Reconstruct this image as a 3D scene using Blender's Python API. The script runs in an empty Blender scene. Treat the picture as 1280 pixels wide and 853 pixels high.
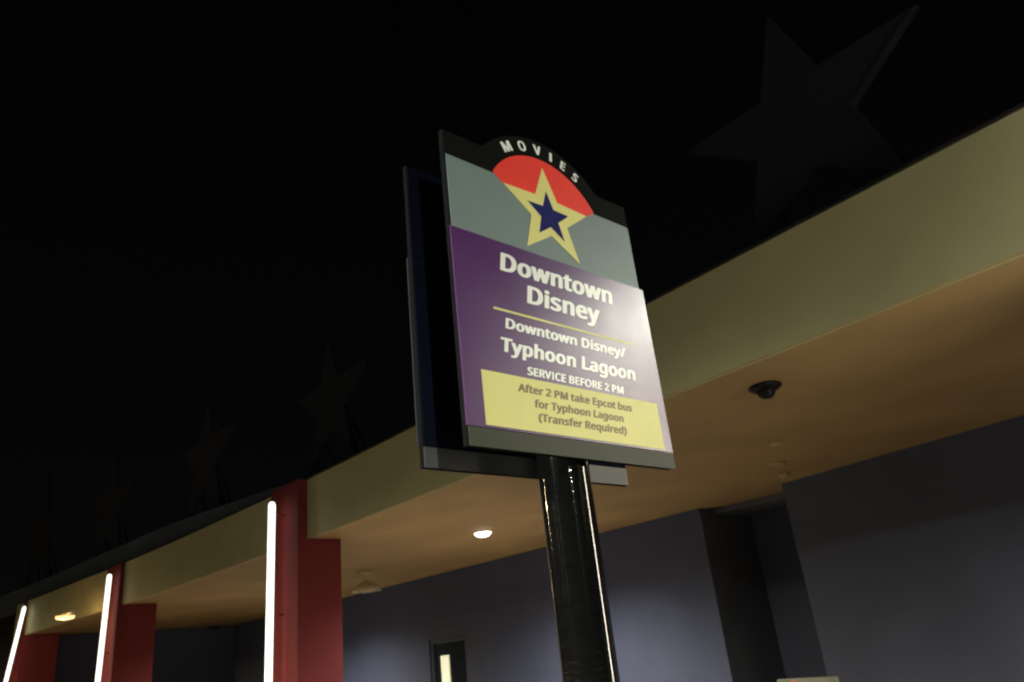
import bpy, math, json
from mathutils import Vector, Matrix
R = math.radians
scene = bpy.context.scene
col = scene.collection

# ---------------- camera, world, exposure ----------------
CAM = (0.0, 0.0, 1.6)
F_PX, PITCH, ROLL, YAW = (955.314, 0.391257, -0.111805, 0.817374)
cam_data = bpy.data.cameras.new('camera')
cam_data.sensor_width = 36.0
cam_data.lens = F_PX / 1280.0 * 36.0
cam_data.clip_start = 0.05
cam_data.clip_end = 2000.0
cam = bpy.data.objects.new('camera', cam_data)
col.objects.link(cam)
cam.location = CAM
cam.matrix_world = (Matrix.Translation(CAM) @ Matrix.Rotation(YAW, 4, 'Z') @
                    Matrix.Rotation(math.pi / 2 + PITCH, 4, 'X') @ Matrix.Rotation(ROLL, 4, 'Z'))
scene.camera = cam
cam_data.dof.use_dof = True
cam_data.dof.focus_distance = 2.6
cam_data.dof.aperture_fstop = 5.0

world = bpy.data.worlds.new('World')
scene.world = world
world.use_nodes = True
wb = world.node_tree.nodes['Background']
_n = world.node_tree.nodes; _l = world.node_tree.links
_tc = _n.new('ShaderNodeTexCoord'); _sp = _n.new('ShaderNodeSeparateXYZ'); _cr = _n.new('ShaderNodeValToRGB')
_l.new(_tc.outputs['Generated'], _sp.inputs[0]); _l.new(_sp.outputs['Z'], _cr.inputs[0]); _l.new(_cr.outputs[0], wb.inputs[0])
_e = _cr.color_ramp.elements                    # faint town glow low in the night sky, fading to black overhead
_e[0].position = 0.0; _e[0].color = (0.0026, 0.0026, 0.0031, 1)
_e[1].position = 0.75; _e[1].color = (0.0006, 0.0006, 0.0007, 1)
_m = _e.new(0.32); _m.color = (0.0013, 0.0014, 0.0017, 1)
wb.inputs[1].default_value = 1.0
scene.view_settings.view_transform = 'Standard'
scene.view_settings.look = 'None'
scene.view_settings.exposure = 0.0
scene.view_settings.gamma = 1.0
scene.view_settings.use_curve_mapping = False
scene.render.engine = 'CYCLES'
scene.cycles.use_denoising = True
scene.cycles.filter_width = 2.2
scene.cycles.max_bounces = 8
scene.cycles.sample_clamp_indirect = 4.0

# ---------------- helpers ----------------
def link(o, parent=None):
    col.objects.link(o)
    if parent: o.parent = parent
    return o

def tag(o, label=None, cat=None, group=None, kind=None):
    if label: o['label'] = label
    if cat: o['category'] = cat
    if group: o['group'] = group
    if kind: o['kind'] = kind
    return o

def thing(name, label, cat, loc=(0, 0, 0), rz=0.0, group=None):
    o = bpy.data.objects.new(name, None)
    o.location = loc
    o.rotation_euler = (0, 0, rz)
    link(o)
    return tag(o, label, cat, group)

class MB:
    def __init__(s): s.v = []; s.f = []; s.sm = []
    def add(s, vs, fs, smooth=False):
        b = len(s.v); s.v += [tuple(p) for p in vs]
        s.f += [tuple(b + i for i in f) for f in fs]; s.sm += [smooth] * len(fs)
        return s
    def box(s, x0, x1, y0, y1, z0, z1):
        vs = [(x, y, z) for x in (x0, x1) for y in (y0, y1) for z in (z0, z1)]
        return s.add(vs, [(0, 1, 3, 2), (4, 6, 7, 5), (0, 4, 5, 1), (2, 3, 7, 6), (0, 2, 6, 4), (1, 5, 7, 3)])
    def prism(s, poly, d0, d1, axis='z'):
        """poly of 2-D points extruded from d0 to d1 along axis"""
        n = len(poly)
        def P(p, d):
            return (p[0], p[1], d) if axis == 'z' else ((d, p[0], p[1]) if axis == 'x' else (p[0], d, p[1]))
        vs = [P(p, d0) for p in poly] + [P(p, d1) for p in poly]
        fs = [tuple(range(n - 1, -1, -1)), tuple(range(n, 2 * n))]
        fs += [(i, (i + 1) % n, n + (i + 1) % n, n + i) for i in range(n)]
        return s.add(vs, fs)
    def lathe(s, prof, c=(0, 0, 0), n=48, caps=True):
        vs = []; fs = []
        for r, z in prof:
            for k in range(n):
                a = 2 * math.pi * k / n
                vs.append((c[0] + r * math.cos(a), c[1] + r * math.sin(a), c[2] + z))
        m = len(prof)
        for j in range(m - 1):
            for k in range(n):
                k2 = (k + 1) % n
                fs.append((j * n + k, j * n + k2, (j + 1) * n + k2, (j + 1) * n + k))
        s.add(vs, fs, True)
        if caps:
            b = len(s.v) - m * n
            s.f.append(tuple(b + k for k in range(n - 1, -1, -1))); s.sm.append(False)
            s.f.append(tuple(b + (m - 1) * n + k for k in range(n))); s.sm.append(False)
        return s
    def rod(s, a, b, r, n=16):
        a = Vector(a); b = Vector(b); d = (b - a).normalized()
        u = d.orthogonal().normalized(); w = d.cross(u)
        vs = []
        for p in (a, b):
            for k in range(n):
                t = 2 * math.pi * k / n
                vs.append(p + (u * math.cos(t) + w * math.sin(t)) * r)
        s.add(vs, [(k, (k + 1) % n, n + (k + 1) % n, n + k) for k in range(n)], True)
        base = len(s.v) - 2 * n
        s.f.append(tuple(base + k for k in range(n - 1, -1, -1))); s.sm.append(False)
        s.f.append(tuple(base + n + k for k in range(n))); s.sm.append(False)
        return s
    def build(s, name, m, parent=None, bevel=0.0):
        me = bpy.data.meshes.new(name)
        me.from_pydata(s.v, [], s.f)
        me.polygons.foreach_set('use_smooth', s.sm)
        me.materials.append(m)
        import bmesh
        bm = bmesh.new(); bm.from_mesh(me)
        bmesh.ops.recalc_face_normals(bm, faces=bm.faces)
        bm.to_mesh(me); bm.free()
        me.update()
        o = bpy.data.objects.new(name, me)
        if bevel:
            b = o.modifiers.new('bevel', 'BEVEL'); b.width = bevel; b.segments = 2; b.limit_method = 'ANGLE'; b.angle_limit = R(40)
        return link(o, parent)

def copy_tree(o, parent=None):
    c = o.copy(); link(c)
    if parent: c.parent = parent
    for ch in list(o.children): copy_tree(ch, c)
    return c

# ---------------- materials ----------------
def mat(name, base, rough=0.6, var=0.12, scale=6.0, bump=0.0, bscale=60.0, metallic=0.0, coat=0.0,
        spec=0.5, stain=0.0, detail=6.0, stretch=None, rough_var=0.0, coat_rough=0.05):
    m = bpy.data.materials.new(name); m.use_nodes = True
    nt = m.node_tree; n = nt.nodes; L = nt.links
    p = n['Principled BSDF']
    tc = n.new('ShaderNodeTexCoord')
    src = tc.outputs['Object']
    if stretch:
        mp = n.new('ShaderNodeMapping'); mp.inputs['Scale'].default_value = stretch
        L.new(src, mp.inputs['Vector']); src = mp.outputs[0]
    no = n.new('ShaderNodeTexNoise'); no.inputs['Scale'].default_value = scale; no.inputs['Detail'].default_value = detail
    L.new(src, no.inputs['Vector'])
    mr = n.new('ShaderNodeMapRange'); mr.inputs[1].default_value = 0.3; mr.inputs[2].default_value = 0.7
    mr.inputs[3].default_value = 1 - var; mr.inputs[4].default_value = 1 + var
    L.new(no.outputs[0], mr.inputs[0])
    vm = n.new('ShaderNodeVectorMath'); vm.operation = 'SCALE'
    vm.inputs[0].default_value = base
    L.new(mr.outputs[0], vm.inputs['Scale'])
    out = vm.outputs[0]
    if stain:
        n2 = n.new('ShaderNodeTexNoise'); n2.inputs['Scale'].default_value = scale * 0.23; n2.inputs['Detail'].default_value = 3
        L.new(src, n2.inputs['Vector'])
        m2 = n.new('ShaderNodeMapRange'); m2.inputs[1].default_value = 0.35; m2.inputs[2].default_value = 0.68
        m2.inputs[3].default_value = 1.0; m2.inputs[4].default_value = 1 - stain
        L.new(n2.outputs[0], m2.inputs[0])
        v2 = n.new('ShaderNodeVectorMath'); v2.operation = 'SCALE'
        L.new(out, v2.inputs[0]); L.new(m2.outputs[0], v2.inputs['Scale']); out = v2.outputs[0]
    L.new(out, p.inputs['Base Color'])
    p.inputs['Roughness'].default_value = rough
    if rough_var:
        m3 = n.new('ShaderNodeMapRange'); m3.inputs[3].default_value = rough - rough_var; m3.inputs[4].default_value = rough + rough_var
        L.new(no.outputs[0], m3.inputs[0]); L.new(m3.outputs[0], p.inputs['Roughness'])
    p.inputs['Metallic'].default_value = metallic
    p.inputs['Coat Weight'].default_value = coat
    p.inputs['Coat Roughness'].default_value = coat_rough
    p.inputs['Specular IOR Level'].default_value = spec
    if bump:
        nb = n.new('ShaderNodeTexNoise'); nb.inputs['Scale'].default_value = bscale; nb.inputs['Detail'].default_value = 4
        L.new(src, nb.inputs['Vector'])
        bp = n.new('ShaderNodeBump'); bp.inputs['Strength'].default_value = bump; bp.inputs['Distance'].default_value = 0.01
        L.new(nb.outputs[0], bp.inputs['Height']); L.new(bp.outputs[0], p.inputs['Normal'])
    return m

def emat(name, color, strength):
    m = bpy.data.materials.new(name); m.use_nodes = True
    p = m.node_tree.nodes['Principled BSDF']
    p.inputs['Base Color'].default_value = (0.8, 0.8, 0.8, 1)
    p.inputs['Roughness'].default_value = 0.3
    p.inputs['Emission Color'].default_value = (*color, 1)
    p.inputs['Emission Strength'].default_value = strength
    return m

M = {}
M['fascia'] = mat('olive_cream_stucco', (0.47, 0.43, 0.235), 0.75, 0.07, 1.2, 0.25, 45, stain=0.16)
M['soffit'] = mat('tan_soffit_plaster', (0.45, 0.285, 0.118), 0.7, 0.10, 0.8, 0.2, 30, stain=0.32)
M['wall'] = mat('slate_blue_plaster', (0.055, 0.066, 0.118), 0.75, 0.08, 1.5, 0.3, 40, stain=0.15)
M['wall_dark'] = mat('dark_recess_plaster', (0.08, 0.083, 0.10), 0.8, 0.1, 1.5, 0.2, 40)
M['dark_block'] = mat('painted_shade_plaster', (0.012, 0.010, 0.010), 0.85, 0.1, 1.5)  # near-black base colour stands in for the lack of light on this block
M['wall_right'] = mat('charcoal_blue_plaster', (0.066, 0.074, 0.118), 0.8, 0.1, 0.9, 0.3, 40, stain=0.25)
M['red'] = mat('red_pier_paint', (0.165, 0.020, 0.021), 0.8, 0.08, 2.0, 0.2, 50, stain=0.12, spec=0.3)
M['coping'] = mat('dark_metal_coping', (0.011, 0.010, 0.008), 0.55, 0.15, 5)
M['parapet'] = mat('dark_grey_parapet', (0.085, 0.105, 0.15), 0.8, 0.12, 2, 0.2, 40, stain=0.2)
M['roof'] = mat('roof_membrane', (0.03, 0.03, 0.03), 0.9, 0.15, 3)
M['star'] = mat('dark_navy_star_metal', (0.0078, 0.0105, 0.018), 0.9, 0.15, 3)
M['steel'] = mat('dark_steel', (0.03, 0.03, 0.032), 0.45, 0.1, 8, metallic=0.6)
M['pole'] = mat('gloss_black_paint', (0.004, 0.004, 0.004), 0.07, 0.2, 20, 0.09, 34, coat=0.5, spec=0.4, coat_rough=0.05, stretch=(.5, .5, 2.2))
M['black'] = mat('matt_black_header', (0.005, 0.0055, 0.0045), 0.7, 0.06, 8, spec=0.04)
M['edge'] = mat('panel_edge_grey', (0.006, 0.0065, 0.007), 0.9, 0.1, 10, spec=0.04)
M['backing'] = mat('sign_backing_grey_green', (0.026, 0.032, 0.017), 0.5, 0.05, 6, spec=0.3)
M['navy_back'] = mat('sign_back_navy', (0.006, 0.008, 0.018), 0.9, 0.1, 3, spec=0.03)
M['rear_sheet'] = mat('rear_sheet_grey_violet', (0.022, 0.022, 0.032), 0.8, 0.05, 4, spec=0.1)
M['back_strip'] = mat('sign_back_strip_painted_light', (0.075, 0.075, 0.08), 0.5, 0.06, 6)  # paler than the navy sheet: grey stands in for light landing on its foot
M['grey'] = mat('sign_grey', (0.18, 0.235, 0.235), 0.46, 0.03, 6, spec=0.3)
M['purple'] = mat('sign_purple', (0.078, 0.016, 0.124), 0.31, 0.04, 6, spec=0.75, bump=0.03, bscale=9, rough_var=0.05)
M['sred'] = mat('sign_red', (0.85, 0.05, 0.035), 0.5, 0.03, 6, spec=0.2)
M['syellow'] = mat('sign_yellow', (0.74, 0.69, 0.235), 0.45, 0.03, 6)
M['sblue'] = mat('sign_blue', (0.012, 0.014, 0.12), 0.6, 0.03, 6, spec=0.08)
M['white'] = mat('sign_white', (0.90, 0.92, 0.88), 0.36, 0.02, 6, spec=0.9)
M['brown'] = mat('sign_brown', (0.20, 0.125, 0.05), 0.45, 0.03, 6)
M['asphalt'] = mat('asphalt', (0.05, 0.05, 0.052), 0.85, 0.2, 4, 0.6, 120, stain=0.25)
M['concrete'] = mat('concrete', (0.18, 0.165, 0.135), 0.85, 0.1, 3, 0.4, 90, stain=0.2)
M['paint'] = mat('road_paint', (0.7, 0.68, 0.6), 0.7, 0.1, 10)
M['cream_trim'] = mat('cream_trim', (0.55, 0.45, 0.28), 0.5, 0.05, 8)
M['dull_trim'] = mat('dull_tan_trim', (0.42, 0.31, 0.14), 0.6, 0.05, 8)
M['dome'] = mat('smoked_dome', (0.004, 0.004, 0.005), 0.5, 0.1, 8, spec=0.2)
M['door'] = mat('dark_blue_door', (0.05, 0.06, 0.09), 0.4, 0.08, 4)
M['glass'] = mat('dark_door_glass', (0.02, 0.025, 0.035), 0.08, 0.05, 4)
M['tube'] = emat('lit_tube', (1.0, 1.0, 0.86), 2.0)
M['tube_bright'] = emat('lit_tube_bright', (1.0, 1.0, 0.86), 52)
M['tube_mid'] = emat('lit_tube_mid', (1.0, 1.0, 0.80), 38.0)
M['led'] = emat('lit_downlight', (1.0, 0.93, 0.80), 9.0)
M['warm'] = emat('lit_warm_lamp', (1.0, 0.62, 0.22), 1.6)
M['lamp'] = emat('lit_street_lamp', (1.0, 0.93, 0.78), 12.0)
M['door_strip'] = emat('glowing_cream_strip', (1.0, 0.98, 0.62), 0.66)  # emissive cream colour for the upright strip on the door
M['poster'] = mat('poster_panel', (0.22, 0.22, 0.17), 0.35, 0.35, 3)
M['rust'] = mat('poster_orange', (0.55, 0.2, 0.08), 0.4, 0.2, 5)

# ---------------- canopy plan curve ----------------
CURVE = [(-36.0, 5.10), (-34.0, 5.34), (-30.3, 5.69), (-26.4, 6.02), (-22.0, 6.37), (-17.5, 6.55), (-13.0, 6.65),
         (-9.5, 6.63), (-4.6, 6.47), (-0.8, 6.36), (6.0, 6.22), (14.0, 6.1)]
def catm(x):
    P = CURVE
    for i in range(len(P) - 1):
        if x <= P[i + 1][0] or i == len(P) - 2:
            x0, y0 = P[i]; x1, y1 = P[i + 1]
            m0 = (P[i + 1][1] - P[i - 1][1]) / (P[i + 1][0] - P[i - 1][0]) if i > 0 else (y1 - y0) / (x1 - x0)
            m1 = (P[i + 2][1] - y0) / (P[i + 2][0] - x0) if i < len(P) - 2 else (y1 - y0) / (x1 - x0)
            h = x1 - x0; t = (x - x0) / h
            return ((2 * t**3 - 3 * t**2 + 1) * y0 + (t**3 - 2 * t**2 + t) * h * m0 +
                    (-2 * t**3 + 3 * t**2) * y1 + (t**3 - t**2) * h * m1)
yF = catm
Z1, Z2 = 4.0, 5.08
def strip(mb, xs, o0, o1, z0, z1):
    """solid band following the canopy curve between offsets o0..o1 behind the fascia line"""
    lo = [(x, yF(x) + o0) for x in xs]; hi = [(x, yF(x) + o1) for x in reversed(xs)]
    n = len(xs); vs = []; fs = []
    for x in xs:
        y = yF(x)
        vs += [(x, y + o0, z0), (x, y + o1, z0), (x, y + o1, z1), (x, y + o0, z1)]
    for i in range(n - 1):
        a = 4 * i; b = a + 4
        for k in range(4):
            k2 = (k + 1) % 4
            fs.append((a + k, a + k2, b + k2, b + k))
    fs += [(3, 2, 1, 0), (4 * n - 4, 4 * n - 3, 4 * n - 2, 4 * n - 1)]
    mb.add(vs, fs)
    return mb
def rng(a, b, s):
    k = max(1, round((b - a) / s)); return [a + (b - a) * i / k for i in range(k + 1)]
XE0, XE1 = -32.4, 14.0

# ---------------- ground ----------------
g = MB(); g.add([(-400, -400, 0), (400, -400, 0), (400, 400, 0), (-400, 400, 0)], [(0, 1, 2, 3)])
tag(g.build('ground', M['asphalt']), kind='structure')
pv = MB(); pv.prism([(-60, 1.0), (25, 1.0), (25, 30), (-60, 30)], -0.05, 0.14)
tag(pv.build('pavement', M['concrete'], bevel=0.01), kind='structure')
kb = MB(); kb.box(-60, 25, 0.82, 0.997, -0.05, 0.143)
tag(kb.build('kerb', M['concrete'], bevel=0.015), kind='structure')
rl = MB()
for k in range(9): rl.box(-42 + k * 6, -39 + k * 6, -3.6, -3.48, -0.01, 0.004)
tag(rl.build('road_marking', M['paint']), kind='structure')

# ---------------- building: walls, recess, door ----------------
bl = thing('bus_station_building', 'dark slate blue station building wall set back under the canopy', 'building', (-15, 13.25, 0))
def under(o, p):
    o.parent = p; o.matrix_parent_inverse = Matrix.Translation(-Vector(p.location)); return o
DX0, DX1, DZ = -18.88, -17.22, 2.30
w = MB()
w.box(-32.40, DX0, 13.25, 13.55, 0.14, 4.3); w.box(DX1, -9.203, 13.25, 13.55, 0.14, 4.3)
w.box(DX0, DX1, 13.25, 13.55, DZ, 4.3)
under(w.build('wall', M['wall']), bl)
w = MB(); w.box(-9.200, -9.185, 13.248, 15.3, 0.14, 3.999)
o = under(w.build('recess_reveal', M['wall_dark']), bl); tag(o, 'black side wall of the recess')
w = MB(); w.box(-9.182, -6.6, 15.1, 15.3, 0.14, 4.3)
under(w.build('recess_back', M['wall_right']), bl)
w = MB(); w.box(-9.182, -7.1, 13.765, 15.097, 3.9, 3.997)
under(w.build('recess_ceiling', M['wall_dark']), bl)
w = MB(); w.prism([(-7.08, 12.90), (-2.94, 12.42), (14, 11.0), (14, 11.3), (-2.9, 12.72), (-6.78, 13.17), (-6.78, 15.097), (-7.08, 15.097)], 0.14, 4.3)
o = under(w.build('side_wall', M['wall_right']), bl); tag(o, 'charcoal wall right of the recess')
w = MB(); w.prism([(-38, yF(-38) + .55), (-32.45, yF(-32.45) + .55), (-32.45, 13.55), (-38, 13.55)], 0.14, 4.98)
o = under(w.build('end_block', M['dark_block']), bl); tag(o, 'block beyond the farthest pier, shade painted into its near-black colour')
w = MB(); w.box(-32.44, -32.42, 6.6, 13.24, 0.14, 3.99)
under(w.build('end_wall', M['wall']), bl)
# door
df = MB(); df.box(DX0 + .003, DX0 + .10, 13.30, 13.45, 0.14, DZ - .003); df.box(DX1 - .10, DX1 - .003, 13.30, 13.45, 0.14, DZ - .003)
df.box(DX0 + .103, DX1 - .103, 13.30, 13.45, DZ - .12, DZ - .003)
d = under(df.build('door_frame', M['door'], bevel=.006), bl)
lf = MB(); lf.box(DX0 + .105, DX1 - .105, 13.38, 13.43, 0.15, DZ - .123)
leaf = under(lf.build('door', M['glass']), bl)
def child(o, parent):
    o.parent = parent
    o.matrix_parent_inverse = parent.matrix_world.inverted() if False else parent.matrix_parent_inverse.copy()
    return o
# second-level pieces sit under the door part
vp = MB(); vp.box(-18.50, -18.14, 13.35, 13.377, 0.5, 1.86)
v = child(vp.build('cream_strip', M['door_strip']), leaf); v['label'] = 'cream yellow lit strip'
v.matrix_parent_inverse = Matrix.Identity(4)
hd = MB(); hd.rod((-17.9, 13.32, 0.95), (-17.9, 13.32, 1.35), .015); hd.rod((-17.9, 13.32, 0.97), (-17.9, 13.38, 0.97), .01); hd.rod((-17.9, 13.32, 1.33), (-17.9, 13.38, 1.33), .01)
h = hd.build('handle', M['steel']); h.parent = leaf

# ---------------- canopy ----------------
cn = thing('canopy', 'long olive cream canopy fascia with tan underside over the bus stop', 'canopy', (-10, 6.6, 4))
xs = rng(XE0, XE1, 0.6)
under(strip(MB(), xs, 0.0, 0.10, Z1, Z2).build('fascia', M['fascia']), cn)
dm = MB(); strip(dm, xs, 0.012, 0.030, Z1 - 0.014, Z1 - 0.0005)
under(dm.build('drip_edge', M['dull_trim']), cn)
vs = []; fs = []
for x in xs: vs += [(x, yF(x) + .103, Z1), (x, 13.247 if x < -9.2 else (13.75 if x < -7.1 else 12.95 - .115 * (x + 7.08)), Z1)]
sx = []
so = MB()
for x in xs: sx.append(x)
def back(x): return 13.70
v2 = []; f2 = []
for x in xs:
    yb = 13.25 if x < -9.35 else 13.76
    v2 += [(x, yF(x) + .103, Z1 + .003), (x, yb, Z1 + .003), (x, yb, Z1 + .12), (x, yF(x) + .103, Z1 + .12)]
for i in range(len(xs) - 1):
    a = 4 * i; b = a + 4
    for k in range(4):
        k2 = (k + 1) % 4; f2.append((a + k, a + k2, b + k2, b + k))
f2 += [(3, 2, 1, 0), (4 * len(xs) - 4, 4 * len(xs) - 3, 4 * len(xs) - 2, 4 * len(xs) - 1)]
so.add(v2, f2)
under(so.build('soffit', M['soffit']), cn)
cp = MB(); strip(cp, xs, -0.022, 0.16, Z2 + .002, Z2 + .034)
under(cp.build('coping', M['coping']), cn)
rf = MB(); rf.prism([(x, yF(x) + .163) for x in xs] + [(XE1, 13.9), (XE0, 13.9)], 4.9, 4.98)
under(rf.build('roof_deck', M['roof']), cn)
pp = MB(); pxs = rng(-37.5, -10.0, .6)
strip(pp, pxs, 0.40, 0.50, 4.985, 5.80)
pp.v = [(x, y, (5.80 if x < -22 else 5.80 - .78 * ((x + 22) / 12) ** 1.3) if z > 5.5 else z) for x, y, z in pp.v]
o = under(pp.build('parapet', M['parapet']), cn)

# ---------------- piers with their tube lights ----------------
def pier(X, yf, yb, width, label):
    t = thing('pier', label, 'pier', (X - width / 2, yf, 0.14), 0, 'red piers along the canopy edge')
    h = width / 2
    b = MB(); b.prism([(-h, 0), (h, 0), (h, yb - yf), (-h, yb - yf)], 0, Z1 - 0.14 - .003)
    b.build('shaft', M['red'], t)
    yj = yF(X) - yf - .003
    b = MB(); b.prism([(-h, 0), (h, 0), (h, yj - .0), (-h, max(.03, yF(X - width) - yf - .003))], Z1 - 0.14 + .0, Z2 - 0.14 - .002)
    b.build('upper_fin', M['red'], t)
    b = MB(); b.box(-h - .03, h + .03, -.03, yb - yf + .03, 0, .18)
    b.build('plinth', M['concrete'], t, bevel=.01)
    return t
def tube_light(top, bot, r, label, m='tube'):
    t = thing('tube_light', label, 'tube light', bot, 0, 'lit tubes on the piers')
    T = Vector(top) - Vector(bot)
    m_ = MB(); n = 20; d = T.normalized(); u = d.orthogonal().normalized(); w_ = d.cross(u)
    prof = [(0, .45), (.3 * r, .8), (.9 * r, 1)] + [(T.length - .9 * r, 1), (T.length - .3 * r, .8), (T.length, .45)]   # rounded ends
    m_.add([d * a + (u * math.cos(2 * math.pi * k / n) + w_ * math.sin(2 * math.pi * k / n)) * r * q for a, q in prof for k in range(n)],
           [(j * n + k, j * n + (k + 1) % n, (j + 1) * n + (k + 1) % n, (j + 1) * n + k) for j in range(5) for k in range(n)] , True)
    m_.f += [tuple(range(n - 1, -1, -1)), tuple(range(5 * n, 6 * n))]; m_.sm += [False, False]
    m_.build('tube', M[m], t)
    for k, p in (('cap', T), ('cap', Vector((0, 0, 0)))):
        d = T.normalized() * (.05 if p.length > 0.1 else -.05)
        c = MB(); c.rod(p + d * .05, p + d * .9, r * .5, 16); c.build('cap', M['steel'], t)
    return t
def brackets(t, T, gap, r):
    for s in (.06, .5, .94):
        p = Vector(T) * s
        b = MB(); b.rod((p.x, p.y + r, p.z), (p.x, gap - (0), p.z), .012, 10); b.build('bracket', M['red'], t)

PIERS = [(-13.10, 6.46, 7.33, 1.14, 'large red pier nearest the bus stop sign, left of the downlight'),
         (-23.00, 6.20, 7.20, 1.32, 'middle red pier, between the nearest red pier and the farthest one'),
         (-31.20, 5.56, 6.65, 1.30, 'farthest dark red pier at the left end of the canopy'),]
TUBES = [((-13.63, 6.20, 4.75), (-13.66, 6.20, 0.75), .064, 6.46, 'tallest and brightest white tube, on the nearest red pier'),
         ((-23.30, 6.01, 4.82), (-23.55, 6.01, 0.85), .06, 6.20, 'white lit tube on the middle red pier'),
         ((-30.75, 5.42, 4.85), (-30.85, 5.02, 0.95), .055, 5.56, 'slanting white tube on the farthest red pier, at the photo\'s left edge')]
for a in PIERS: pier(*a)
for top, bot, r, yf, lab in TUBES:
    t = tube_light(top, bot, r, lab)
    brackets(t, Vector(top) - Vector(bot), yf - bot[1], r)
# the next pier and tube of the row stand just outside the frame
pier(2.1, 6.18, 7.15, 1.14, 'red pier of the canopy row standing nearest the camera, right of the frame')
t = tube_light((2.1 - .57, 5.92, 4.75), (2.1 - .57, 5.92, 0.75), .12, 'lit tube on the red pier nearest the camera, right of the frame', 'tube_mid')
brackets(t, Vector((0, 0, 4.0)), .28, .1)

# floodlight bracketed to that pier, its glare is what the sign's right edge mirrors
t = thing('floodlight', 'bright floodlight bracketed to the red pier right of the frame', 'floodlight', (1.02, 5.80, 4.62), R(-32))
b = MB(); b.box(-.34, .34, 0.0, .13, -.30, .30); b.build('housing', M['steel'], t, bevel=.02)
b = MB(); b.box(-.30, .30, -.008, -.001, -.26, .26); b.build('lens', M['tube_bright'], t)
b = MB(); b.rod((0, .13, 0), (.10, .45, 0), .03, 12); b.build('bracket', M['steel'], t)

# ---------------- ceiling fixtures ----------------
def lamp_obj(name, kind, loc, energy, color, parent=None, size=.1, spot=None, rot=(0, 0, 0), blend=.5):
    l = bpy.data.lights.new(name, kind); l.energy = energy; l.color = color
    l.shadow_soft_size = size
    if kind == 'SPOT': l.spot_size = spot; l.spot_blend = blend
    o = bpy.data.objects.new(name, l); o.location = loc; o.rotation_euler = rot
    return link(o, parent)
def downlight(loc, label, energy):
    t = thing('recessed_downlight', label, 'downlight', loc, 0, 'downlights in the soffit')
    b = MB(); b.lathe([(.205, 0.0), (.205, -.018), (.185, -.022), (.165, -.006), (.165, 0.0)], n=40, caps=False); b.build('trim_ring', M['cream_trim'], t)
    b = MB(); b.lathe([(.163, -.004), (.158, -.035), (.13, -.068), (.08, -.088), (.001, -.095)], n=40, caps=False); b.build('lens', M['led'], t)
    lamp_obj('beam', 'SPOT', (0, 0, -.13), energy, (1, .95, .86), t, .15, R(148), blend=1.0)
    return t
downlight((-12.15, 10.0, Z1), 'round white lit downlight in the tan soffit left of the sign pole', 3300)
downlight((-21.9, 10.1, Z1), 'downlight in the soffit hidden behind the nearest red pier', 3300 * .8)
downlight((-1.4, 9.6, Z1), 'downlight in the soffit just outside the right edge of the photo', 3300 * 0.25)
# dark dome camera
t = thing('dome_camera', 'black dome camera hanging from the soffit right of the sign', 'dome camera', (-3.93, 7.30, Z1))
b = MB(); b.lathe([(.001, 0), (.165, 0), (.175, -.012), (.170, -.028), (.125, -.055), (.10, -.062)], n=40, caps=False); b.build('housing', M['edge'], t)
t.children[0].data.materials[0] = M['dome']
b = MB(); b.lathe([(.098, -.058), (.096, -.085), (.080, -.115), (.05, -.138), (.001, -.146)], n=40, caps=False); b.build('dome', M['dome'], t)
b = MB(); b.lathe([(.003, 0), (.022, 0), (.026, -.02), (.018, -.034), (.002, -.04)], c=(.07, -.075, -.10), n=16, caps=False)
b.build('lens', M['steel'], t)

def pendant(loc, s, label):
    t = thing('caged_ceiling_lamp', label, 'ceiling lamp', loc)
    b = MB(); b.lathe([(.001, 0), (.16 * s, 0), (.17 * s, -.03), (.06 * s, -.06), (.04 * s, -.10), (.04 * s, -.22)], n=28, caps=False); b.build('stem', M['cream_trim'], t)
    b = MB(); b.lathe([(.05 * s, -.22), (.18 * s, -.27), (.32 * s, -.38), (.37 * s, -.47), (.36 * s, -.48), (.001, -.46)], n=32, caps=False); b.build('shade', M['cream_trim'], t)
    for k in range(4):
        a = k * math.pi / 2 + .4
        b = MB(); b.rod((.37 * s * math.cos(a), .37 * s * math.sin(a), -.47), (.12 * s * math.cos(a), .12 * s * math.sin(a), -.56), .008, 6); b.build('guard_bar', M['steel'], t)
    return t
pendant((-17.6, 10.55, Z1), 1.0, 'unlit cream dome lamp on a short stem beside the nearest red pier')
def puck(loc, r, h, label, m='dull_trim', name='smoke_detector', cat='smoke detector'):
    t = thing(name, label, cat, loc)
    b = MB(); b.lathe([(.001, 0), (r, 0), (r, -h * .45), (r * .82, -h)], n=28, caps=False); b.build('base', M[m], t)
    b = MB(); b.lathe([(r * .8, -h * .9), (r * .5, -h * 1.3), (.001, -h * 1.4)], n=28, caps=False); b.build('sensor', M[m], t)
    return t
puck((-5.348, 9.860, 4.000), .11, .04, 'small pale detector on the soffit, nearest the black dome camera')
puck((-6.095, 11.138, 4.000), .13, .03, 'flat pale plate in the middle of the three small soffit fittings', name='ceiling_plate', cat='ceiling plate')
puck((-6.526, 12.053, 4.000), .10, .06, 'small round sprinkler boss on the soffit just above the recess', name='sprinkler_head', cat='sprinkler')
puck((-32.260, 12.319, 4.000), .22, .10, 'small dark fitting on the far soffit between the first and second piers', 'steel', 'ceiling_speaker', 'speaker')
puck((-34.628, 12.391, 4.000), .16, .16, 'small pale hanging fitting on the far soffit beside the middle pier')
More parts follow.
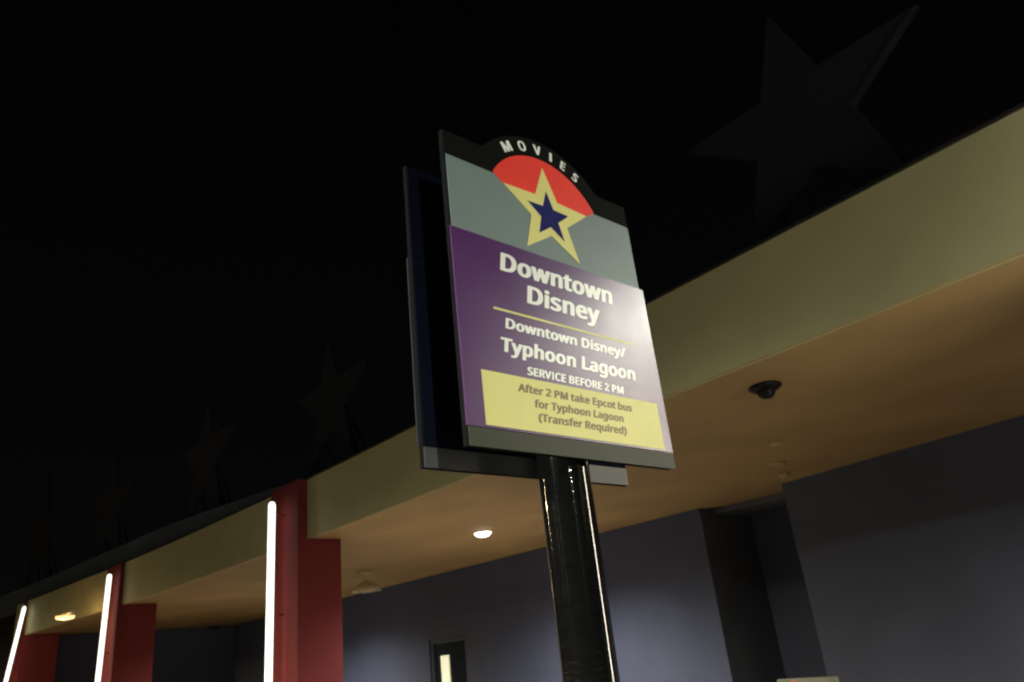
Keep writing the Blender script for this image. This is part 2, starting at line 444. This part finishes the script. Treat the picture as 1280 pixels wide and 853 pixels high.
# warm lamp between the two far piers
t = thing('warm_bulkhead_lamp', 'small amber lit lamp under the fascia between the two farthest piers', 'lamp', (-24.570, 5.322, 4.000))
b = MB(); b.box(-.62, .62, -.06, .06, -.07, .0); b.build('housing', M['cream_trim'], t, bevel=.01)
b = MB(); b.lathe([(.05, -.07), (.24, -.09), (.22, -.16), (.001, -.19)], n=24, caps=False); b.build('bulb', M['warm'], t)
lamp_obj('glow', 'POINT', (0, -.02, -.42), 30, (1, .6, .25), t, .12)

# ---------------- roof stars ----------------
def star_pts(r, ri, rot=0.0, sx=1.0, c=(0, 0)):
    p = []
    for k in range(10):
        a = math.pi / 2 + rot - k * math.pi / 5
        q = r if k % 2 == 0 else ri
        p.append((c[0] + q * math.cos(a) * sx, c[1] + q * math.sin(a)))
    return p
def roof_star(loc, rz, r, label):
    t = thing('roof_star', label, 'star', loc, rz, 'large dark stars standing along the canopy roof')
    b = MB(); b.prism(star_pts(r, r * .40), -.04, .04, 'y'); b.build('star_body', M['star'], t, bevel=.01)
    o_ = star_pts(r * .985, r * .394); i_ = star_pts(r * .90, r * .36)
    b = MB(); vs = [(x, -.052, z) for x, z in o_] + [(x, -.052, z) for x, z in i_] + [(x, -.041, z) for x, z in o_] + [(x, -.041, z) for x, z in i_]
    fs = []
    for k in range(10):
        k2 = (k + 1) % 10
        fs += [(k, k2, 10 + k2, 10 + k), (20 + k, 20 + k2, k2, k), (10 + k, 10 + k2, 30 + k2, 30 + k)]
    b.add(vs, fs); b.build('raised_rim', M['star'], t)
    zt = 4.99 - loc[2]
    for s in (-1, 1):
        b = MB(); b.rod((s * r * .52, .10, -r * .62), (s * r * .52, .10, zt), .04, 10); b.build('strut', M['star'], t)
        b = MB(); b.rod((s * r * .40, .12, -r * .3), (s * r * .40, .7, zt), .03, 10); b.build('brace', M['star'], t)
    return t
for a in [((-2.65, 7.0, 6.5), 0, 1.45, 'largest dark star, above the fascia in the upper right of the photo'), ((-7.83, 7.1, 6.57), 0, 1.471, 'dark roof star standing behind the bus stop sign'), ((-13.074, 7.15, 6.625), 0, 1.481, 'dark roof star directly above the nearest red pier'), ((-19.3, 7.0, 7.05), 0.05, 1.7, 'dark roof star midway between the nearest and middle red piers'), ((-26.117, 6.6, 7.163), 0.08, 1.933, 'dark roof star above the middle red pier'), ((-33.114, 6.1, 7.7), 0.1, 2.266, 'dark roof star above the farthest red pier, smallest in the photo'), ((2.3, 6.9, 6.35), 0, 1.43, "dark roof star at the photo's right edge, mostly out of frame")]: roof_star(*a)

# ---------------- poster case low against the right wall ----------------
t = thing('poster_case', 'grey poster case by the charcoal wall, cut off by the photo\'s lower edge', 'poster case', (-6.95, 12.05, 0.14), R(-6))
b = MB(); b.box(-.56, .56, -.05, .05, .12, .70); b.build('case', M['poster'], t, bevel=.01)
b = MB(); b.box(-.30, -.16, -.056, -.052, .2, .67); b.build('poster', M['rust'], t)
for s in (-.45, .45):
    b = MB(); b.box(s - .03, s + .03, -.03, .03, 0, .118); b.build('leg', M['steel'], t)

# ---------------- street lamps behind the camera that light the place ----------------
def street_lamp(loc, rz, energy, label, h=6.5, tint=(1, .95, .82)):
    t = thing('street_lamp', label, 'street lamp', loc, rz, 'street lamps of the bus loop')
    b = MB(); b.lathe([(.14, 0), (.13, .5), (.085, .55), (.06, h)], n=20); b.build('post', M['steel'], t)
    b = MB(); b.rod((0, 0, h - .08), (1.3, 0, h + .05), .04, 12); b.build('arm', M['steel'], t)
    b = MB(); b.box(1.05, 1.75, -.16, .16, h - .02, h + .10); b.build('lamp_head', M['steel'], t, bevel=.03)
    b = MB(); b.box(1.12, 1.68, -.12, .12, h - .045, h - .023); b.build('lens', M['lamp'], t)
    lamp_obj('glow', 'SPOT', (1.4, 0, h - .12), energy, tint, t, .22, R(165), blend=.3)
    return t
for a in [((-2.3, -13.0, 0), 1.57, 16000, 'added white street lamp opposite the sign, brightens the fascia', 7.5, (0.95, 1, 0.9)), ((13.0, -3.0, 0), 2.6, 7600, 'street lamp behind the camera to the right', 6.5, (0.95, 1, 0.84)), ((-8.0, -16.0, 0), 1.57, 17000, 'sodium street lamp across the bus loop, nearer one', 7.5, (1, 0.78, 0.42)), ((-28.0, -14.0, 0), 1.57, 20000, 'sodium street lamp across the bus loop, farther one', 7.5, (1, 0.78, 0.42))]: street_lamp(*a)  # the first, white lamp is unseen and added to whiten the fascia

# ---------------- the bus stop sign ----------------
PX, PY, PR = -1.617, 1.671, .0795
sg = thing('bus_stop_sign', 'purple and grey movies star bus stop sign on a glossy black pole', 'sign', (PX, PY, 0.14))
H0 = .14
pl = MB(); pl.lathe([(PR * 1.5, .0), (PR * 1.5, .05), (PR * 1.12, .09), (PR, .12)] + [(PR, .12 + 1.85 * k / 6) for k in range(1, 7)] + [(PR, 2.92)], n=64)
pl.build('pole', M['pole'], sg)
bp_ = MB(); bp_.lathe([(.26, 0), (.26, .022), (.24, .03)], n=40); bp_.build('base_plate', M['steel'], sg)
for k in range(4):
    a = math.pi / 4 + k * math.pi / 2
    b = MB(); b.lathe([(.02, .03), (.02, .055), (.012, .06)], c=(.21 * math.cos(a), .21 * math.sin(a), 0), n=6); b.build('bolt', M['steel'], sg)

def W(o, parent=sg):
    """vertices given in world coordinates: shift so the child sits right under the sign's Empty"""
    for v in o.data.vertices: v.co -= Vector((PX, PY, H0))
    o.parent = parent
    return o
CY = 1.645
AC, AR = (CY, 2.905), .349     # arch of the header
def outline(y0, y1, z0, zs):
    pts = [(y0, z0), (y1, z0), (y1, zs)]
    # right cove, arch, left cove
    a0 = math.asin((zs + .022 - AC[1]) / AR)
    yr = AC[0] + AR * math.cos(a0)
    cr = .045
    for k in range(6):
        t = k / 5; pts.append((yr + cr * (1 - t) ** 1.5, zs + .022 * t ** 2.2))
    n = 40
    for k in range(1, n):
        a = a0 + (math.pi - 2 * a0) * k / n
        pts.append((AC[0] + AR * math.cos(a), AC[1] + AR * math.sin(a)))
    yl = AC[0] - AR * math.cos(a0)
    for k in range(6):
        t = 1 - k / 5; pts.append((yl - cr * (1 - t) ** 1.5, zs + .022 * t ** 2.2))
    pts.append((y0, zs))
    return pts
Y0, Y1 = 1.2165, 2.068
ZB, ZP, ZG, ZH, ZS = 2.120, 2.174, 2.781, 3.0395, 3.129
def sheet(poly, x0, x1, name, m, parent, bevel=0):
    return W(MB().prism(poly, x0, x1, 'x').build(name, m, None, bevel), parent)
def rect(a, b, c, d): return [(a, c), (b, c), (b, d), (a, d)]

# front panel (faces the camera, +X)
fp = sheet(outline(Y0, Y1, ZB, ZS), -1.5255, -1.5065, 'front_panel', M['edge'], sg)
X = -1.5062
hd_poly = [p for p in outline(Y0 + .001, Y1 - .001, ZH + .001, ZS - .001)]
sheet(hd_poly, X, X + .0018, 'header', M['black'], fp)
sheet(rect(Y0 + .006, Y1 - .001, ZG + .001, ZH), X, X + .0018, 'grey_field', M['grey'], fp)
sheet(rect(Y0 - .001, Y1 + .016, ZP, ZG), X, X + .0045, 'purple_field', M['purple'], fp)
sheet(rect(Y0 + .004, Y1 + .016, ZB - .001, ZP - .002), X, X + .0040, 'bottom_strip', M['backing'], fp)
XG = X + .0019          # prints on header / grey
arc = []
DR = .274
a0 = math.asin((ZH + .004 - 2.905) / DR)
for k in range(33):
    a = a0 + (math.pi - 2 * a0) * k / 32
    arc.append((CY + DR * math.cos(a), 2.905 + DR * math.sin(a)))
arc += [(CY - .196, 3.0155), (CY, 2.96), (CY + .196, 3.0150)]
sheet(arc, XG, XG + .0006, 'red_dome', M['sred'], fp)
sheet(star_pts(.191, .081, 0, 1.075, (CY - .002, 2.956)), XG + .0007, XG + .0013, 'yellow_star', M['syellow'], fp)
sheet(star_pts(.100, .0415, 0, 1.0, (CY, 2.951)), XG + .0014, XG + .0019, 'blue_star', M['sblue'], fp)
XP = X + .0046
sheet(rect(1.350, 1.965, 2.5405, 2.5480), XP, XP + .0005, 'yellow_rule', M['syellow'], fp)
sheet(rect(1.280, 2.042, 2.1810, 2.3405), XP, XP + .0006, 'yellow_notice', M['syellow'], fp)

GLYPHS = json.loads('{"D":[617,[[78,-22,266,-22,372,-6,420,10,468,36,536,104,566,162,580,220,584,254,582,348,572,398,548,456,524,490,476,534,442,556,390,576,288,594,80,594,50,590,30,576,30,-2,40,-14],[200,84,198,488,274,488,294,484,332,470,366,444,398,388,412,316,410,246,390,172,358,126,310,96,258,84]]],"o":[517,[[220,-30,282,-28,334,-18,368,-6,408,18,442,52,468,94,484,144,490,188,490,242,480,302,464,344,438,382,404,414,372,434,310,454,264,458,226,460,176,454,122,438,82,416,46,382,16,334,2,288,-4,242,-4,188,6,130,22,88,44,54,80,18,124,-8,176,-24],[236,72,206,86,182,120,168,170,166,246,180,306,200,340,222,354,250,356,284,340,304,310,320,246,320,186,308,130,290,96,264,76]]],"w":[662,[[126,-22,224,-20,244,-14,256,-2,314,182,370,-2,382,-14,422,-22,500,-22,540,-14,552,2,670,432,660,444,620,452,550,452,510,444,500,432,470,312,454,262,404,432,392,444,352,452,258,450,238,444,228,434,174,262,132,428,120,444,80,452,12,452,-28,444,-38,434,-38,420,78,-2,88,-14]]],"n":[528,[[68,-22,156,-20,176,-14,186,-4,186,228,190,270,210,330,224,346,240,354,274,356,288,350,300,336,310,306,312,-2,322,-14,362,-22,428,-22,468,-14,478,-2,478,142,478,312,474,338,456,386,420,424,360,450,294,460,224,456,170,440,124,452,40,448,20,432,20,-2,30,-14]]],"t":[321,[[180,-30,266,-24,306,-12,320,2,320,60,310,72,270,80,214,72,204,80,196,96,192,120,192,354,266,354,306,362,316,374,316,432,306,444,286,450,192,452,192,506,192,532,170,546,104,550,64,542,52,528,30,448,-26,424,-36,412,-36,374,-26,362,26,352,26,98,36,52,52,26,88,-6,124,-20]]],"i":[239,[[68,-22,156,-20,176,-14,186,-2,186,432,176,444,138,452,50,450,30,444,20,432,20,-2,30,-14],[92,480,134,482,160,490,184,510,192,528,194,552,186,580,156,604,116,612,72,610,46,602,20,578,14,556,16,524,40,494,66,484]]],"s":[416,[[144,-30,240,-26,308,-8,344,12,376,44,394,86,396,138,378,186,348,216,320,234,174,296,160,310,156,326,162,348,184,358,224,356,296,332,344,334,364,348,388,414,378,424,322,444,280,454,230,458,142,456,66,434,40,418,10,388,-6,348,-8,318,0,276,12,256,38,230,98,196,202,154,220,142,230,126,232,108,226,88,202,72,144,74,72,100,44,104,14,100,-6,86,-6,16,4,4,82,-22]]],"y":[441,[[38,-214,120,-210,182,-188,230,-144,272,-66,456,420,456,432,446,444,406,452,334,452,294,444,280,424,206,218,126,432,114,444,74,452,4,452,-26,448,-46,434,-46,420,124,0,100,-66,72,-106,60,-112,-10,-110,-30,-116,-40,-126,-40,-190,-30,-200,-12,-206]]],"e":[484,[[228,-30,282,-30,346,-22,428,4,440,16,440,84,430,96,410,102,372,102,292,76,236,76,212,86,190,108,168,168,170,180,410,180,450,188,460,200,458,282,452,314,432,362,386,416,350,438,288,456,218,460,154,450,100,428,56,392,24,348,0,274,-4,186,6,126,26,78,72,24,104,2,156,-18],[174,280,174,294,186,324,212,352,226,358,240,358,266,338,280,316,288,280]]],"p":[525,[[68,-214,156,-212,176,-206,186,-196,186,-18,252,-30,310,-28,350,-20,380,-10,420,14,466,68,486,118,494,156,498,210,494,276,486,314,466,364,452,384,412,422,350,450,290,460,218,456,168,440,144,450,70,452,40,448,20,434,20,-194,30,-206],[252,72,224,84,200,120,190,162,186,232,192,284,206,326,226,348,246,356,262,356,290,344,310,314,326,256,328,196,320,148,304,106,282,80,264,72]]],"T":[478,[[186,-22,278,-20,298,-14,308,-2,308,488,456,490,476,496,486,508,486,574,466,590,436,594,260,594,10,594,-20,590,-40,574,-40,508,-30,496,10,488,138,488,138,-2,148,-14]]],"h":[528,[[68,-22,156,-20,176,-14,186,-4,186,230,190,272,198,306,214,336,248,356,274,356,288,350,304,328,312,296,312,-4,332,-18,362,-22,428,-22,468,-14,478,-2,476,314,472,346,460,378,424,420,398,436,338,454,274,460,186,446,186,612,176,624,136,632,70,632,30,624,20,612,20,-2,30,-14]]],"L":[452,[[78,-22,398,-22,428,-18,448,-2,448,66,428,82,398,86,198,86,198,392,198,576,188,586,168,592,80,594,50,590,30,574,30,-2,40,-14]]],"a":[482,[[152,-30,232,-26,290,-8,316,-20,382,-22,412,-18,432,-4,432,326,428,348,408,394,378,424,338,444,298,454,230,460,178,456,120,444,58,420,36,404,36,396,56,346,68,334,88,328,128,328,202,356,234,358,254,346,266,312,268,280,140,268,90,254,56,238,10,196,-8,156,-10,90,-2,58,12,34,42,4,66,-10,110,-24],[188,70,166,84,160,100,158,126,164,150,190,176,240,184,268,184,266,150,258,118,234,86,212,74]]],"g":[525,[[192,-214,300,-210,372,-190,406,-170,438,-138,456,-108,470,-58,474,-10,474,432,464,444,424,452,350,450,324,440,258,458,184,458,136,448,94,430,44,384,14,332,2,288,-4,242,-4,184,2,138,14,96,32,60,78,10,108,-8,142,-20,202,-30,240,-30,306,-20,304,-44,294,-74,278,-96,252,-110,180,-108,134,-96,106,-82,80,-78,50,-82,30,-96,30,-168,40,-180,106,-202],[226,72,208,80,194,94,180,120,166,182,166,246,176,294,192,330,222,356,246,354,276,340,294,310,306,258,308,176,300,130,284,94,262,76]]],"S":[472,[[164,-30,224,-30,276,-24,362,4,394,26,424,58,440,86,450,126,448,192,440,220,424,246,390,280,356,302,200,370,182,386,174,402,170,418,174,462,192,486,208,494,258,494,336,470,364,466,396,470,416,484,436,542,436,554,426,564,348,590,258,602,202,602,156,596,118,586,74,566,20,514,8,490,0,454,0,412,12,362,30,332,64,298,122,264,234,220,262,202,276,182,282,158,282,136,276,114,260,92,228,78,164,78,112,90,70,106,42,110,12,106,-8,92,-8,18,4,4,80,-20]]],"E":[478,[[78,-22,396,-22,426,-18,446,-2,446,66,426,82,396,86,198,86,198,246,382,246,412,250,432,266,432,332,422,344,382,352,200,352,198,408,198,488,396,488,426,492,446,508,446,576,436,586,416,592,80,594,50,590,30,576,30,-2,40,-14]]],"R":[531,[[78,-22,168,-20,188,-14,198,-4,200,214,228,214,352,-2,364,-14,404,-22,484,-22,524,-14,534,-2,530,14,384,248,426,272,452,296,476,328,486,354,492,384,492,436,476,496,460,520,428,550,360,580,272,594,80,594,40,586,30,574,30,-2,40,-14],[200,320,198,488,268,486,302,470,314,452,322,416,320,384,306,346,292,332,268,322]]],"V":[513,[[204,-22,296,-20,316,-14,326,-4,528,564,528,576,518,586,478,594,386,592,366,586,356,576,250,272,242,246,238,248,124,576,114,586,94,592,2,594,-28,590,-48,574,154,0,166,-14]]],"I":[320,[[85,-22,235,-22,235,594,85,594]]],"C":[539,[[286,-30,348,-30,408,-24,492,-2,508,14,508,80,498,92,458,100,356,78,300,78,258,92,224,118,190,178,174,254,176,334,194,402,228,456,272,486,300,494,332,496,360,492,432,466,472,466,492,472,501,482,516,514,530,540,530,552,511,566,462,584,358,602,254,598,182,580,114,544,60,490,28,436,6,360,0,282,10,188,38,108,74,58,106,28,140,6,214,-20]]],"B":[553,[[78,-22,304,-22,366,-14,404,-4,454,20,501,68,524,126,526,184,520,216,507,244,470,284,430,302,476,338,492,360,504,394,504,470,494,501,480,520,454,548,426,564,386,578,324,590,284,594,80,594,50,590,30,576,30,-2,40,-14],[200,82,198,246,288,246,308,242,332,228,350,194,352,152,342,118,330,100,294,84],[200,350,198,488,278,488,318,472,332,452,336,432,334,400,322,370,312,360,288,352]]],"F":[448,[[78,-22,168,-20,188,-14,198,-4,198,220,380,220,410,224,430,238,430,308,410,324,380,328,198,330,198,488,368,488,416,490,436,496,446,506,446,574,424,590,396,594,80,594,50,590,30,576,30,-2,40,-14]]],"O":[658,[[286,-30,338,-30,426,-16,480,4,518,28,554,62,588,110,612,172,624,236,626,308,616,386,600,438,570,492,522,542,466,576,408,594,338,602,272,602,202,590,146,570,100,540,58,496,28,444,10,386,2,336,2,240,10,188,30,124,62,72,112,24,154,0,224,-22],[300,76,266,84,244,96,226,110,208,134,190,172,180,210,174,252,174,322,188,396,218,454,264,488,296,496,328,496,376,482,394,470,418,440,436,402,448,354,454,288,452,248,434,166,404,114,362,84,328,76]]],"2":[491,[[38,-22,416,-22,446,-18,466,-4,466,66,446,82,416,86,200,86,378,268,412,316,438,382,442,446,436,480,424,509,382,558,318,590,248,602,192,602,148,596,98,582,54,562,18,538,-2,518,-2,506,28,468,44,452,64,446,110,448,178,490,204,498,228,498,258,480,274,430,264,368,226,304,-10,64,-10,-4,10,-18]]],"P":[517,[[78,-22,168,-20,188,-14,198,-4,198,200,308,208,386,232,432,262,474,314,492,380,492,430,486,462,462,511,428,546,408,558,354,580,266,594,80,594,50,590,30,576,30,-2,40,-14],[200,306,198,488,252,488,278,482,300,468,316,440,322,410,318,368,308,342,278,316,246,308]]],"M":[759,[[78,-22,162,-20,182,-14,192,-4,192,234,280,0,292,-14,332,-22,388,-22,418,-18,438,-4,528,236,530,-4,550,-18,580,-22,648,-22,688,-14,698,-2,698,492,698,574,688,586,648,594,546,594,506,586,492,570,362,230,234,576,214,590,184,594,80,594,40,586,30,574,30,-2,40,-14]]],"A":[544,[[0,-22,72,-22,112,-14,122,-4,184,156,328,156,388,-4,398,-14,438,-22,510,-22,550,-14,560,-4,560,6,430,336,338,578,318,592,288,596,224,596,184,588,174,578,-48,4,-48,-4,-38,-14],[226,264,254,348,258,350,264,328,288,264]]],"f":[308,[[88,-22,176,-20,196,-14,206,-4,206,352,284,356,304,362,314,374,314,434,304,444,284,450,206,452,208,490,218,522,230,534,290,522,330,530,342,544,358,594,358,604,336,618,280,632,216,636,166,630,112,612,70,576,56,554,42,506,40,444,-24,424,-36,412,-36,374,-26,362,-6,356,40,352,40,-2,50,-14]]],"r":[363,[[68,-22,156,-20,176,-14,186,-4,186,234,196,286,216,322,242,344,262,352,308,346,328,348,348,354,360,370,368,438,348,452,310,458,236,458,206,452,172,438,144,450,70,452,40,448,20,434,20,-2,30,-14]]],"k":[460,[[68,-22,156,-20,176,-14,186,-4,186,132,298,-14,338,-22,418,-22,448,-18,468,-4,466,10,286,244,456,424,456,434,442,444,406,452,328,452,288,444,186,338,186,614,166,628,136,632,50,630,30,624,20,614,20,-2,30,-14]]],"c":[417,[[218,-30,306,-26,342,-18,388,0,400,14,400,80,380,96,350,100,324,96,266,76,240,74,216,80,196,96,176,134,166,182,166,246,182,310,206,342,234,354,254,354,336,334,376,342,386,352,404,404,406,418,396,430,336,450,266,460,188,456,138,444,82,416,44,380,14,330,-2,262,-4,184,6,122,24,76,40,52,94,4,148,-18]]],"b":[525,[[250,-30,310,-28,370,-14,410,6,450,44,470,74,490,132,498,208,496,258,486,314,470,356,446,390,402,428,354,448,298,458,242,458,186,448,186,552,186,612,166,628,136,632,50,630,30,624,20,612,20,-2,30,-14,50,-20,136,-20,162,-8,206,-24],[252,72,220,86,202,116,190,162,186,228,192,284,208,330,236,354,262,356,272,356,292,344,310,318,326,258,328,194,318,136,304,102,278,76]]],"u":[528,[[196,-30,274,-26,326,-10,352,-20,426,-22,456,-18,476,-4,476,432,466,444,426,452,358,452,328,448,308,434,308,176,298,126,284,96,258,76,224,72,200,86,188,112,182,150,182,434,162,448,132,452,46,450,26,444,16,434,16,116,24,74,44,36,86,-2,126,-18]]],"q":[525,[[354,-214,444,-212,464,-206,474,-194,474,434,464,444,444,450,370,452,342,448,326,440,286,454,238,460,170,456,130,446,98,432,72,414,34,372,12,328,-4,244,-2,162,8,110,26,68,40,48,78,10,112,-10,158,-24,200,-30,258,-28,306,-18,306,-194,316,-206],[228,72,196,92,178,126,166,182,166,244,180,306,200,342,220,356,244,356,272,344,292,312,304,266,308,196,300,136,284,96,254,74]]],"d":[525,[[200,-30,274,-26,326,-10,342,-18,370,-22,444,-20,464,-14,474,-2,474,612,464,624,444,630,356,632,316,624,306,614,306,596,306,448,260,458,204,460,144,450,94,430,74,416,36,376,14,336,2,292,-4,244,-2,162,8,112,32,58,68,18,92,0,142,-20],[228,72,196,92,180,120,166,182,166,244,174,286,192,330,214,352,230,358,244,356,270,346,288,322,304,266,308,196,302,144,286,100,278,88,254,74]]],"(":[273,[[148,-148,232,-146,252,-140,262,-128,262,-118,216,-48,188,16,164,100,152,184,156,298,178,398,196,450,226,511,264,568,264,576,254,586,210,594,120,590,110,586,80,550,42,488,20,438,-2,362,-14,284,-16,184,-12,138,4,56,22,0,52,-62,98,-128,110,-140]]],")":[273,[[26,-148,118,-144,130,-140,154,-114,190,-60,218,-2,244,86,254,150,256,266,252,308,244,356,220,440,186,511,144,572,130,586,94,592,8,592,-12,586,-22,574,-22,564,18,505,50,436,76,346,88,266,88,176,66,58,38,-20,-22,-122,-22,-130,-12,-140]]],"/":[330,[[8,-22,96,-20,116,-14,126,-4,338,568,338,576,328,586,290,594,202,592,182,586,172,576,-40,4,-40,-4,-30,-14]]]," ":[209,[]]}')
def text_mesh(name, s, xpos, y0, y1, base, cap, m, parent, arch=None):
    """flat lettering: outlines filled, laid on the sign plane, one mesh per word.
    y0..y1 is the inked width of the whole line, cap the capital height"""
    pen = 0; words = [[]]; lo = 1e9; hi = -1e9
    for ch in s:
        adv, cs = GLYPHS[ch]
        if ch == ' ': words.append([])
        for c in cs:
            lo = min(lo, pen + min(c[0::2])); hi = max(hi, pen + max(c[0::2]))
        words[-1].append((pen, cs)); pen += adv
    for items in words:
        word_mesh(name, items, lo, hi, xpos, y0, y1, base, cap, m, parent, arch)
def word_mesh(name, items, lo, hi, xpos, y0, y1, base, cap, m, parent, arch):
    CAPH = 616.0
    sy = (y1 - y0) / (hi - lo); sz = cap / CAPH      # inked capitals run from -22 to 594
    mb = MB()
    for pen, cs in items:
        if not cs: continue
        cu = bpy.data.curves.new(name, 'CURVE'); cu.dimensions = '2D'; cu.fill_mode = 'BOTH'
        for c in cs:
            sp = cu.splines.new('POLY'); n = len(c) // 2; sp.points.add(n - 1)
            for i in range(n):
                sp.points[i].co = ((pen + c[2 * i] - lo) * sy + (SLANT if not arch else 0) * ((c[2 * i + 1] + 22) * sz - cap / 2), (c[2 * i + 1] + 22) * sz, 0, 1)
            sp.use_cyclic_u = True
        tmp = bpy.data.objects.new('tmp', cu)
        me0 = tmp.to_mesh()
        xo = xpos + (.00008 if len(mb.v) and mb.v[-1][0] == xpos else 0)   # neighbours may touch: keep them off one plane
        mb.add([(xo, y0 + v.co.x, base + v.co.y) for v in me0.vertices], [tuple(p.vertices) for p in me0.polygons])
        tmp.to_mesh_clear(); bpy.data.objects.remove(tmp); bpy.data.curves.remove(cu)
    if arch:
        cy, cz, rr, ang = arch
        mid = (y0 + y1) / 2
        nv = []
        for x, y, z in mb.v:
            u, w_ = y - mid, z - base - cap / 2
            ca, sa = math.cos(ang), math.sin(ang)
            nv.append((x, cy + (rr + w_) * sa + u * ca, cz + (rr + w_) * ca - u * sa))
        mb.v = nv
    o = mb.build(name, m)
    sol = o.modifiers.new('thickness', 'SOLIDIFY'); sol.thickness = .0003; sol.offset = 0
    return W(o, parent)
XT = XP + .0005
SLANT = .17      # the sign's lettering leans slightly
T1, T2, T3 = 'Downtown', 'Disney', 'Typhoon Lagoon'
text_mesh('lettering', T1, XT, 1.397, 1.903, 2.6800, .0640, M['white'], fp)
text_mesh('lettering', T2, XT, 1.494, 1.820, 2.5915, .0632, M['white'], fp)
text_mesh('lettering', T1 + ' ' + T2 + '/', XT, 1.3905, 1.921, 2.4865, .0345, M['white'], fp)
text_mesh('lettering', T3, XT, 1.3615, 1.954, 2.4095, .0452, M['white'], fp)
text_mesh('lettering', 'SERVICE BEFORE 2 PM', XT, 1.456, 1.879, 2.3515, .0262, M['white'], fp)
XT2 = XP + .0010
text_mesh('lettering', 'After 2 PM take Epcot bus', XT2, 1.411, 1.906, 2.2945, .0245, M['brown'], fp)
text_mesh('lettering', 'for ' + T3, XT2, 1.468, 1.855, 2.2535, .0245, M['brown'], fp)
text_mesh('lettering', '(Transfer Required)', XT2, 1.4785, 1.8600, 2.2130, .0245, M['brown'], fp)
for ch, ang, wd in zip('MOVIES', (-30.7, -16.2, -2.6, 9.3, 20.3, 32.0), (.046, .037, .037, .0125, .024, .026)):
    a = R(ang)
    text_mesh('lettering', ch, XG + .0005, 0, wd, 0, .039, M['white'], fp, arch=(CY, 2.905, .312, a))

# rear panel (faces away): its inside is what the camera sees
rp = sheet(outline(Y0, Y1 + .01, ZB - .010, ZS - .012), -1.7255, -1.7085, 'rear_panel', M['edge'], sg)
rp['label'] = 'dark navy back of the second panel'
sheet(rect(Y0 + .003, Y1 + .007, ZP - .002, ZG), -1.7083, -1.7060, 'back_sheet', M['navy_back'], rp)
sheet(rect(Y0 + .003, Y1 + .009, ZB - .009, ZP - .004), -1.7083, -1.7064, 'bottom_strip', M['back_strip'], rp)
sheet(outline(Y0 + .003, Y1 + .007, ZG + .002, ZS - .014), -1.7083, -1.7065, 'upper_back_sheet', M['navy_back'], rp)
sheet(rect(Y0 - .002, Y1 + .020, ZP, ZG), -1.7320, -1.7257, 'rear_field', M['rear_sheet'], rp)
for z in (2.35, 2.85):
    for dy in (-.19, .15):
        b = MB(); b.box(-1.706, -1.5258, PY + dy, PY + dy + .04, z, z + .04)
        W(b.build('bracket', M['steel'], None, bevel=.003), sg)
    b = MB(); b.lathe([(PR + .0005, -.03), (PR + .009, -.028), (PR + .009, .028), (PR + .0005, .03)], c=(PX, PY, z + .02), n=40, caps=False)
    W(b.build('collar', M['steel'], None), sg)
